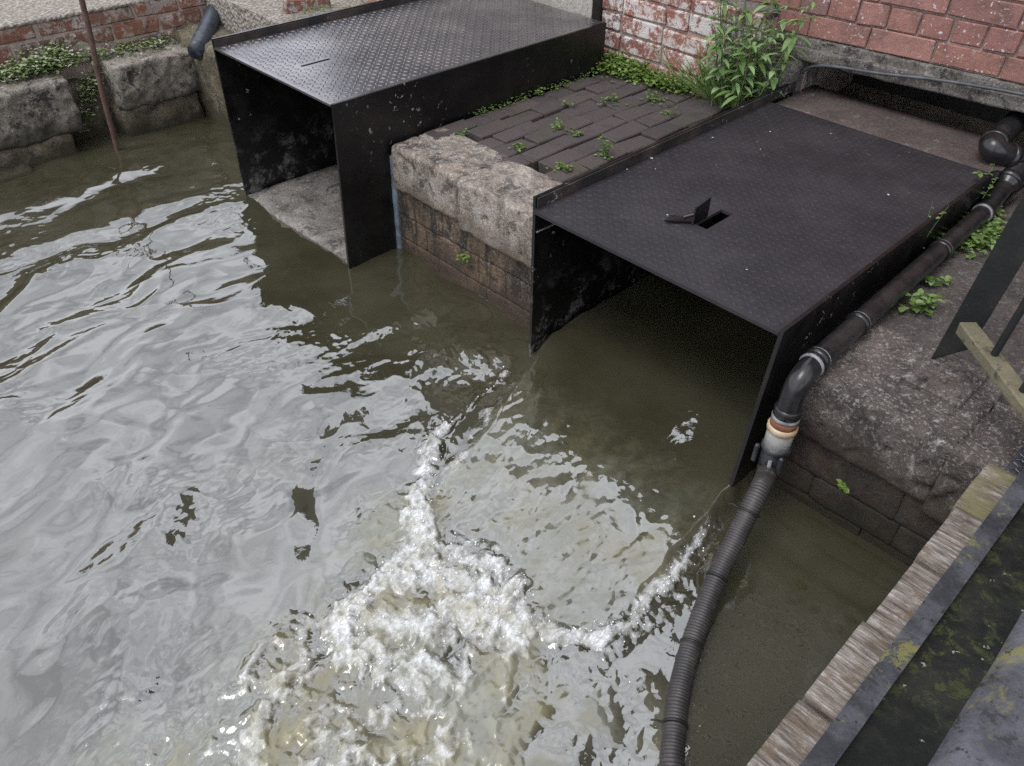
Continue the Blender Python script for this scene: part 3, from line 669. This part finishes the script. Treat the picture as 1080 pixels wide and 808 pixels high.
t = thing('stone_block', 'dark lichened stone block with an orange stain, between the rusty rod and the outfall pipe', 'stone block', W(1.6, -4.2, 0))
mb = MB(); mb.rock(1.385, 1.83, -4.33, -4.085, .135, .350, .018, .022, 14, .0095, seed=61, pits=.01); mb.build('capstone', M['left_stone'], t)
mb = MB(); mb.rock(1.375, 1.80, -4.33, -4.10, -.4, .155, .03, .024, 8, .018, seed=63); mb.build('base_courses', M['left_stone_dark'], t)
mb = MB(); mb.rock(-6, .46, -4.34, -4.08, -.5, .33, .03, .02, 5, .06, seed=66); mb.rock(1.14, 1.42, -4.36, -4.24, -.5, .26, .03, .03, 8, .02, seed=68)
tag(mb.build('rough_masonry', M['left_stone_dark']), 'dark recessed masonry behind the rusty rod between the two stone blocks', 'wall')
mb = MB(); mb.rock(1.80, 2.05, -4.36, -3.19, -.6, .40, .04, .03, 7, .022, seed=71); mb.rock(1.83, 2.05, -3.62, -3.19, .36, .50, .03, .02, 8, .02, seed=72)
tag(mb.build('wet_wall', M['wet_masonry']), 'wet mossy masonry face running from the outfall pipe to the left hood', 'wall')
# rubble behind the left hood
RB = []
mb = MB(); mb.cbox(W(1.96, -3.56, .45), W(.30, -.22, 0), W(.05, .07, 0), W(.035, .03, 0)+Vector((0, 0, .10)), .006, None, .006); tag(mb.build('timber_offcut', M['timber']), 'grey broken timber offcut lying behind the left hood', 'timber')
mb = MB(); mb.rock(2.02, 2.30, -3.46, -3.20, .47, .600, .02, .02, 9, .02, seed=81); tag(mb.build('flat_stone', M['left_stone']), 'flat pale slab of stone lying against the left hood flange', 'stone')
for i, (u, v, a, lb) in enumerate(((2.16, -3.78, .4, 'loose red brick right of the outfall pipe'), (2.42, -3.50, -.3, 'orange red brick beside the flat stone'), (2.55, -3.62, .8, 'loose brick at the top edge of the photo behind the left hood'))):
    mb = MB(); c, s = math.cos(a), math.sin(a); mb.cbox(W(u, v, .53), W(.215*c, .215*s, 0), W(-.1*s, .1*c, 0), (0, 0, .07), .006, [.3, .9, .6][i], .005)
    tag(mb.build('brick', M['old_brick']), lb, 'brick', 'loose bricks behind the left hood')
# iron rod
mb = MB(); b0 = W(1.27, -4.035, -.15); b1 = W(1.262, -3.79, 1.0); mb.tube([b0.lerp(b1, i/12)+Vector((.004*math.sin(i), 0, 0)) for i in range(13)], .0125, 8); tag(mb.build('iron_rod', M['rod_rust']), 'thin rusty iron rod standing in the water between the stone blocks', 'rod')
# outfall pipe
t = thing('outfall_pipe', 'dark plastic outfall pipe poking out above the pool beside the left hood', 'pipe', W(1.76, -4.0, .36))
p0, p1 = W(2.20, -4.42, .50), W(1.775, -4.00, .362)
D = (p1-p0)
mb = MB(); n = 14; mb.tube([p0+D*i/n for i in range(n+1)]+[p1-D*.01, p0+D*.5], [.043]*(n+1)+[.038, .038], 20, False); mb.build('pipe_wall', M['bluepipe'], t)
mb = MB(); mb.tube([p0+D*.80, p0+D*.805, p0+D*.83, p0+D*.835], [.043, .046, .046, .043], 20); mb.build('collar', M['bluepipe'], t)
# ------------------------------------------------------------------ waste pipe and hose on the right
def S(px, py, z): u, v = surveyed(px, py, z); return W(u, v, z)
t = thing('drain_pipe', 'black plastic drain pipe laid along the right steel panel, ending in a cream coupling', 'pipe', W(2.2, -.6, .42))
R0 = .0285
run = [W(2.80, -.619, .462), W(2.5, -.612, .462), W(2.0, -.600, .462), W(1.66, -.590, .462)]
mb = MB(); mb.tube(run, R0, 20); mb.build('pipe_run', M['abs_dusty'], t)
bend = fillet([W(1.70, -.591, .462), W(1.583, -.588, .455), W(1.572, -.586, .335)], .09, 10)
mb = MB(); mb.tube(bend, R0+.002, 20); mb.build('elbow', M['abs'], t)
up = fillet([W(2.80, -.619, .462), S(1057, 200, .478), S(1076, 170, .545), S(1043, 156, .598), S(1066, 133, .600), S(1100, 101, .600)], .045, 8)
mb = MB(); mb.tube(up, [R0+.001]*7+[.040]*(len(up)-7), 20); mb.build('elbow', M['abs'], t)
def ringat(a, b, r, L, m, nm, k=None):
    q = MB(); a = Vector(a); d = (Vector(b)-a).normalized(); h = .003
    q.tube([a-d*h, a, a+d*L, a+d*(L+h)], [r-.004, r, r, r-.004], 20); return q.build(nm, M[m], t)
for (a, b) in ((run[3], run[2]), (W(1.88, -.5965, .462), run[2]), (W(2.42, -.609, .462), run[1]), (W(2.78, -.619, .462), run[1])): ringat(a, b, R0+.006, .012, 'abs', 'collar'); ringat(Vector(a)+(Vector(b)-Vector(a)).normalized()*.014, b, R0+.0045, .004, 'ring', 'seal_ring')
for i in (8, 18, 27): 
    if i+1 < len(up): ringat(up[i], up[i+1], .0455, .018, 'abs', 'collar')
ringat(W(1.64, -.590, .460), W(1.7, -.590, .462), R0+.005, .005, 'ring', 'seal_ring')
zc = lambda z: W(1.572-.02*(.335-z), -.586, z)
ringat(zc(.365), zc(.3), R0+.006, .02, 'abs', 'collar'); ringat(zc(.338), zc(.3), R0+.007, .006, 'ring', 'seal_ring')
ringat(zc(.328), zc(.2), R0+.006, .018, 'rust', 'rubber_seal')
ringat(zc(.308), zc(.2), R0+.010, .014, 'pvc_cream', 'cream_ring')
cp = ringat(zc(.292), zc(.2), R0+.006, .052, 'pvc', 'coupling')
ringat(zc(.238), zc(.1), R0+.010, .012, 'camlock', 'seal_ring')
ringat(zc(.226), zc(.1), R0+.004, .056, 'camlock', 'cam_socket')
for sgn in (-1, 1):
    q = MB(); a = zc(.236)+W(-.025*1, sgn*.030, 0); q.cbox(a, W(-.012, 0, 0), W(0, .012*sgn, 0), (0, 0, -.060), .003); q.build('cam_lever', M['camlock'], t)
q = MB(); a = zc(.215)+W(-.039, .012, 0); q.tube(catmull([a, a+W(-.006, .004, 0)+Vector((0, 0, -.03)), a+W(-.002, .002, 0)+Vector((0, 0, -.062))], .008), .0055, 8); q.build('cam_lever', M['lever'], t)
# bracket bits under the run
hs = thing('suction_hose', 'ribbed grey suction hose hanging from the drain pipe coupling and trailing into the pool', 'hose', W(1.2, -.48, 0))
hp = [zc(.180), zc(.150), S(802, 515, .195), S(780, 560, .135), S(758, 605, .085), S(740, 650, .050), S(725, 695, .028), S(715, 740, .018), S(711, 775, .012), S(709, 810, .006), S(712, 860, -.01), S(722, 930, -.05)]
path = catmull(hp, .0025)
mb = MB(); mb.tube(path, [.0258 if i % 3 else .0236 for i in range(len(path))], 20); mb.r = [(.85 if (q//20) % 3 else .1) for q in range(len(mb.r))]; mb.build('hose_wall', M['hose'], hs)
q = MB(); q.tube([zc(.168), zc(.165), zc(.128), zc(.125)], [.027, .031, .031, .027], 20); q.build('hose_clamp', M['hose'], hs)
def ties(zs):
    for px, py in zs:
        best = min(range(2, len(path)-2), key=lambda i: (path[i]-S(px, py, path[i].z)).length); c0 = path[best]; d = (path[best+1]-path[best-1]).normalized()
        q = MB(); q.tube([c0-d*.003, c0-d*.0028, c0+d*.0028, c0+d*.003], [.0255, .0290, .0290, .0255], 20); e = d.cross(Vector((0, 0, 1))).normalized(); q.tube([c0+e*.030, c0+e*.042+Vector((0, 0, .004)), c0+e*.052+Vector((0, 0, -.002))], .0022, 6)
        q.build('cable_tie', M['tie'], hs)
ties([(789, 540), (757, 610), (729, 680), (713, 765)])

# cable along the lintel
mb = MB(); pts = catmull([wp(-1.52, .60, .02), wp(-1.43, .665, .055), wp(-1.2, .690, .062), wp(-.98, .715, .062), wp(-.7, .728, .056), wp(-.2, .735, .055), wp(.4, .74, .05)], .02); mb.tube(pts, .006, 8); tag(mb.build('cable', M['wire']), 'thin dark cable strung along the concrete lintel', 'cable')

# ------------------------------------------------------------------ railing on the bank
t = thing('iron_railing', 'black iron railing with flat post on a base plate and lichened wooden bottom rail', 'railing', W(1.85, -.33, .42))
mb = MB(); mb.box(1.80, 1.985, -.425, -.275, .415, .436, .004); bp = mb.build('base_plate', M['bank_stone'], t)
for (u, v) in ((1.83, -.385), (1.935, -.385), (1.83, -.30), (1.92, -.295), (1.86, -.345)):
    q = MB(); q.tube([W(u, v, .434), W(u, v, .444), W(u, v, .447)], [.011, .011, .007], 6); q.build('bolt', M['bank_stone'], bp)
mb = MB(); mb.prism([W(1.925, -.405, .436), W(1.930, -.385, .45), W(1.936, -.335, .50), W(1.936, -.262, 1.4), W(1.925, -.332, 1.4)], W(.010, 0, 0)); mb.build('post', M['post'], t)
a, b = S(1016, 350, .56), S(1082, 436, .54)
d = (b-a).normalized(); s_ = Vector((-d.y, d.x, 0))
mb = MB(); mb.cbox(a-s_*.02, d*.75, s_*.042, Vector((0, 0, .03)), .004, None, .003); mb.build('bottom_rail', M['lichen_wood'], t)
for k_ in range(4):
    c0 = a+d*(.118+.118*k_)+Vector((0, 0, .025)); mb = MB(); mb.tube([c0, c0+W(0, .05, 0)+Vector((0, 0, .85))], .0085, 10); mb.build('baluster', M['post'], t)

# ------------------------------------------------------------------ footbridge
t = thing('footbridge', 'timber and steel footbridge with weathered board ends, crossing the lower right corner', 'footbridge', W(.9, .1, .40))
random.seed(21); ub = [1.640, 1.448, 1.262, 1.056, .846, .645, .44, .24, .03]
for i in range(len(ub)-1):
    mb = MB(); mb.rock(ub[i+1]+.004, ub[i]-.004, -.148+random.uniform(-.007, .006), .60, .385, ((.452+.009*(i % 2))+random.uniform(-.003, .003)), .004, .0032, 12, .012 if i < 6 else .03, rnd=.97 if i == 0 else random.random()*.6, seed=90+i*3)
    mb.build('deck_board', M['timber'], t)
GZ = .50
mb = MB(); mb.prism([W(-.6, -.088, GZ), W(-.6, -.052, GZ), W(-.6, -.052, GZ-.010), W(-.6, -.080, GZ-.010), W(-.6, -.080, .464), W(-.6, -.088, .464)], W(2.6, 0, 0)); mb.build('toe_angle', M['grey_steel'], t)
mb = MB(); mb.box(-.6, 2.0, -.078, .30, .468, .480, .003); mb.build('kick_plate', M['moss_steel'], t)
mb = MB(); n = 60; prof = [(.032, .86), (.030, .895), (.045, .915), (.10, .922), (.155, .915), (.168, .895), (.168, .86)]
vs = []
for i in range(n+1):
    u = -.9+2.3*i/n
    for j, (v, z) in enumerate(prof): e = .004*float(fbm(np.array([u*9.]), np.array([j*1.7]), 3., 3)[0]); vs.append(W(u, v+e, z+e))
m = len(prof); fs = [[i*m+k, i*m+(k+1) % m, (i+1)*m+(k+1) % m, (i+1)*m+k] for i in range(n) for k in range(m)]+[list(range(m)), [n*m+k for k in range(m)]]
mb.add(vs, fs, None, True); mb.build('handrail', M['rail'], t)
mb = MB(); mb.box(1.32, 1.38, .06, .12, .45, .90, .004); mb.build('rail_post', M['moss_steel'], t)
# wire netting stapled on the deck beyond the boards
mb = MB(); hx = .022
for i in range(12):
    for j in range(9):
        cu, cv = 1.655+i*hx*.87, -.115+j*hx+(hx/2 if i % 2 else 0); p6 = [W(cu+hx*.56*math.cos(PI/3*k+PI/6*0), cv+hx*.56*math.sin(PI/3*k), .4275) for k in range(7)]
        mb.tube(p6[:4], .0011, 4, False)
mb.build('wire_netting', M['lever'], t)
mb = MB(); mb.rock(1.65, 1.93, -.125, .30, .36, .424, .006, .003, 8, .03, seed=131); mb.build('end_board', M['grey_steel'], t)

# ------------------------------------------------------------------ plants
def leaf(mb, p, d, n, L, w, droop=.2, rnd=None, fold=.25):
    p = Vector(p); d = Vector(d).normalized(); n = (Vector(n)-d*Vector(n).dot(d)).normalized(); s = d.cross(n); vs = []
    prof = ((0, 0), (.22, .75), (.5, 1), (.78, .62), (1, 0))
    for t, k in prof:
        c = p+d*(L*t)-Vector((0, 0, 1))*(droop*L*t*t)
        if k == 0: vs.append(c)
        else: vs += [c-s*w*k+n*w*k*fold, c, c+s*w*k+n*w*k*fold]
    fs = [[0, 2, 1], [0, 3, 2], [1, 2, 5, 4], [2, 3, 6, 5], [4, 5, 8, 7], [5, 6, 9, 8], [7, 8, 10], [8, 9, 10]]
    mb.add(vs, fs, random.random() if rnd is None else rnd, True)
def rdir(zlo, zhi):
    a = random.uniform(0, 2*PI); z = random.uniform(zlo, zhi); r = math.sqrt(max(0, 1-z*z)); return Vector((math.cos(a)*r, math.sin(a)*r, z))
def weed(pos, label, n=26, rad=.03, L=.014, h=.03, mat='weed', group='weeds growing in the paving', name='weed', up=0.):
    lb = MB(); sts = []; pos = Vector(pos)
    for i in range(max(3, n//6)):
        q = pos+Vector((random.gauss(0, rad*.5), random.gauss(0, rad*.5), 0)); top = q+rdir(.5+up, 1)*h*random.uniform(.5, 1.2)
        st = MB(); sts.append(st); st.tube([q-Vector((0, 0, .006)), q.lerp(top, .5), top], [.0016, .0013, .0008], 5, False)
        for j in range(6):
            r = q.lerp(top, random.uniform(.25, 1)); leaf(lb, r, rdir(-.1, .7), Vector((0, 0, 1)), L*random.uniform(.7, 1.3), L*.36, .25)
    for i in range(n//3):
        q = pos+Vector((random.gauss(0, rad*.7), random.gauss(0, rad*.7), .003)); leaf(lb, q, rdir(0, .5), Vector((0, 0, 1)), L, L*.4, .2)
    t = thing(name, label, 'weed', pos, group); lb.build('leaves', M[mat], t, False); [st.build('stem', M['stem'], t, False) for st in sts]; return t
random.seed(31)
PZ = .45
for (px, py, lb, n, r) in ((488, 143, 'tiny pale weed on the left coping stone', 14, .016), (548, 156, 'small weed at the joint behind the coping stones', 30, .026), (593, 178, 'bushy weed tuft where coping stone, paving and right hood meet', 44, .030),
        (588, 136, 'weed in a paving joint at the middle of the pier', 34, .028), (607, 143, 'little weed just right of the middle weed on the paving', 18, .018), (570, 97, 'weed against the left hood at the upper paving edge', 36, .034), (645, 108, 'low weed in the paving in front of the ground cover', 34, .034),
        (600, 112, 'sparse sprig in the paving left of the low weed', 14, .016), (692, 106, 'weed clump in front of the limewashed wall', 50, .036), (705, 122, 'small straggling sprig near the right hood flange', 16, .022), (590, 83, 'pale weed strip beside the left hood near the wall', 30, .03)):
    weed(S(px, py, PZ), lb, n, r)
weed(S(640, 165, PZ), 'upright feathery weed beside the right hood flange', 40, .020, .016, .075, up=.35)
weed(W(1.695, -1.935, .155)+W(-.02, 0, 0), 'small fern growing from the pier face above the water', 26, .02, .018, .02, 'mat', 'plants on the wet faces')
weed(S(893, 508, .20)+W(-.03, 0, 0), 'tiny bright plant on the wet face of the right abutment', 12, .010, .016, .012, 'mat', 'plants on the wet faces')
# bank weeds
weed(S(972, 325, .425), 'broad leaved weed beside the drain pipe on the abutment', 60, .038, .024, .045, 'weed', 'weeds beside the drain pipe')
weed(S(985, 300, .42), 'small drooping sprig behind the broad leaved weed', 16, .025, .022, .05, 'weed', 'weeds beside the drain pipe')
t = weed(S(968, 262, .45), 'tall seeding sprig between the drain pipe and the steel panel', 26, .014, .014, .15, 'weed', 'weeds beside the drain pipe', up=.45)
weed(S(1035, 205, .50), 'leafy sprig where the drain pipe meets its elbow', 26, .02, .017, .09, 'weed', 'weeds beside the drain pipe', up=.3)
def carpet(pts, n, L, h, mat, name, label):
    mb = MB(); 
    for i in range(n):
        a, b, wdt = random.choice(pts); t = random.random(); q = Vector(a).lerp(Vector(b), t)+Vector((random.gauss(0, wdt), random.gauss(0, wdt), 0))
        z = h*random.random()*(.4+.6*random.random()); leaf(mb, q+Vector((0, 0, z)), rdir(-.1, .6), Vector((0, 0, 1)), L*random.uniform(.6, 1.4), L*.42, .3)
    return kind(mb.build(name, M[mat], recalc=False), 'stuff', label, 'ground cover')
carpet([(W(2.95, -2.40, .45), W(2.95, -1.88, .45), .022), (W(2.88, -2.42, .45), W(2.92, -1.95, .45), .03), (W(2.95, -2.42, .46), W(2.95, -2.2, .46), .03)], 2100, .017, .06, 'mat', 'ground_cover', 'bright green creeping plants along the foot of the limewashed wall')
carpet([(W(.95, -4.25, .34), W(1.75, -4.27, .34), .03), (W(1.0, -4.24, .36), W(1.25, -4.25, .40), .05), (W(.6, -4.25, .35), W(1.2, -4.25, .36), .04)], 2000, .018, .07, 'pale_mat', 'ground_cover', 'pale flowering creepers between the stone blocks and the low brick wall')
carpet([(W(1.20, -4.20, .05), W(1.34, -4.21, .26), .02), (W(1.26, -4.21, .18), W(1.33, -4.22, .30), .025)], 380, .018, .03, 'pale_mat', 'ground_cover', 'creepers hanging in the gap behind the rusty rod')
carpet([(S(1005, 268, .42), S(1045, 225, .42), .028), (S(1020, 262, .42), S(1050, 240, .42), .03)], 520, .019, .045, 'weed', 'ground_cover', 'clover patch between the drain pipe and the black post')
carpet([(W(2.2, -3.6, .55), W(2.7, -3.25, .56), .03)], 260, .015, .03, 'mat', 'ground_cover', 'low green moss plants behind the left hood')
carpet([(W(2.1, -2.335, .45), W(2.95, -2.335, .45), .012)], 240, .010, .02, 'weed', 'ground_cover', 'thin line of seedlings along the base of the left hood')
# nettles
random.seed(44)
t = thing('nettle_clump', 'tall green nettle clump growing where limewashed wall meets the right hood', 'nettle', W(2.93, -1.66, .45))
for i in range(24):
    base = W(2.93+random.gauss(0, .035), -1.69+random.gauss(0, .065), .45); lean = Vector((random.gauss(0, .18), random.gauss(0, .18), 1))+W(-.06, .10*(i % 3), 0); H0 = random.uniform(.26, .56)
    pts = [base+lean*(H0*k/8)+W(-.02, .02*(i % 2), 0)*(k/8)**2 for k in range(9)]
    sm = MB(); sm.tube(pts, [.0032-.0003*k for k in range(9)], 6, False); sm.build('stem', M['stem'], t, False)
    lb = MB(); a0 = random.uniform(0, PI)
    for k in range(2, 9):
        for s in (0, 1):
            a = a0+PI/2*(k % 2)+PI*s+random.gauss(0, .2); dd = Vector((math.cos(a), math.sin(a), random.uniform(-.1, .5))); L = (.072 if k < 7 else .045)*random.uniform(.75, 1.2)
            leaf(lb, pts[k]+dd*.008, dd, Vector((0, 0, 1)), L*.92, L*.145, .5)
            if random.random() < .7: leaf(lb, pts[k]+dd*.004, dd+rdir(-.3, .6), Vector((0, 0, 1)), L*.6, L*.12, .4)
    lb.build('leaves', M['nettle'], t, False)
gr = MB()
for i in range(110):
    b = W(2.945+random.gauss(0, .02), -1.80+random.gauss(0, .075), .45); dd = rdir(.55, 1); L = random.uniform(.12, .30)
    leaf(gr, b, dd, W(-1, 0, .3), L, .0032, .35*random.random())
tag(gr.build('grass_tuft', M['weed'], recalc=False), 'wispy pale grass tuft left of the nettle clump against the limewashed wall', 'grass')

# ------------------------------------------------------------------ camera, light
cam = bpy.data.objects.new('camera', bpy.data.cameras.new('camera')); COL.objects.link(cam)
cam.data.sensor_width = 36; cam.data.lens = FPX/1080*36; cam.data.clip_end = 500; cam.data.clip_start = .02
rx, ry, rz_ = ROT[:, 0], -ROT[:, 1], -ROT[:, 2]
mt = Matrix.Identity(4)
for i in range(3): mt[i][0] = rx[i]; mt[i][1] = ry[i]; mt[i][2] = rz_[i]
mt[0][3], mt[1][3], mt[2][3] = 0, 0, CAM_Z
cam.matrix_world = mt; scene.camera = cam

CLOUD = 7.0
EL = math.radians(62); sd = (Vector((-.75, -.66, 0))).normalized()      # sun behind cloud, over the open river
az = math.atan2(sd.x, sd.y)
wd = bpy.data.worlds.new('World'); scene.world = wd; wd.use_nodes = True; nt = wd.node_tree
bg = nt.nodes['Background']; sky = nt.nodes.new('ShaderNodeTexSky'); sky.sky_type = 'NISHITA'; sky.sun_disc = False
sky.sun_elevation = EL; sky.sun_rotation = az; sky.dust_density = 5; sky.air_density = 1.0; sky.ozone_density = 1.5
hsv = nt.nodes.new('ShaderNodeHueSaturation'); hsv.inputs['Saturation'].default_value = .40
nt.links.new(sky.outputs[0], hsv.inputs['Color']); tcw = nt.nodes.new('ShaderNodeTexCoord'); mpw = nt.nodes.new('ShaderNodeMapping'); mpw.inputs['Scale'].default_value = (1, 1, 2.2); nt.links.new(tcw.outputs['Generated'], mpw.inputs[0])
cn = nt.nodes.new('ShaderNodeTexNoise'); cn.inputs['Scale'].default_value = 2.6; cn.inputs['Detail'].default_value = 7; cn.inputs['Roughness'].default_value = .55; nt.links.new(mpw.outputs[0], cn.inputs[0])
cr = nt.nodes.new('ShaderNodeValToRGB'); cr.color_ramp.elements[0].position = .34; cr.color_ramp.elements[0].color = (CLOUD*.44, CLOUD*.48, CLOUD*.56, 1); cr.color_ramp.elements[1].position = .66; cr.color_ramp.elements[1].color = (CLOUD*1.25, CLOUD*1.29, CLOUD*1.39, 1); nt.links.new(cn.outputs[0], cr.inputs[0])
mxw = nt.nodes.new('ShaderNodeMix'); mxw.data_type = 'RGBA'; mxw.inputs[0].default_value = .85; nt.links.new(hsv.outputs[0], mxw.inputs[6]); nt.links.new(cr.outputs[0], mxw.inputs[7])
nt.links.new(mxw.outputs[2], bg.inputs['Color']); bg.inputs['Strength'].default_value = .15
sun = bpy.data.lights.new('sun', 'SUN'); sun.energy = .8; sun.angle = math.radians(25); sun.color = (1, .975, .95)
so = bpy.data.objects.new('sun', sun); COL.objects.link(so)
so.rotation_euler = Vector((-sd.x*math.cos(EL), -sd.y*math.cos(EL), -math.sin(EL))).to_track_quat('-Z', 'Y').to_euler()
vs_ = scene.view_settings; vs_.view_transform = 'Standard'; vs_.look = 'None'; vs_.exposure = 0.72; vs_.gamma = 1; vs_.use_curve_mapping = False
scene.cycles.caustics_reflective = False; scene.cycles.caustics_refractive = False; scene.cycles.sample_clamp_indirect = 2.0; scene.cycles.max_bounces = 5; scene.cycles.use_denoising = False
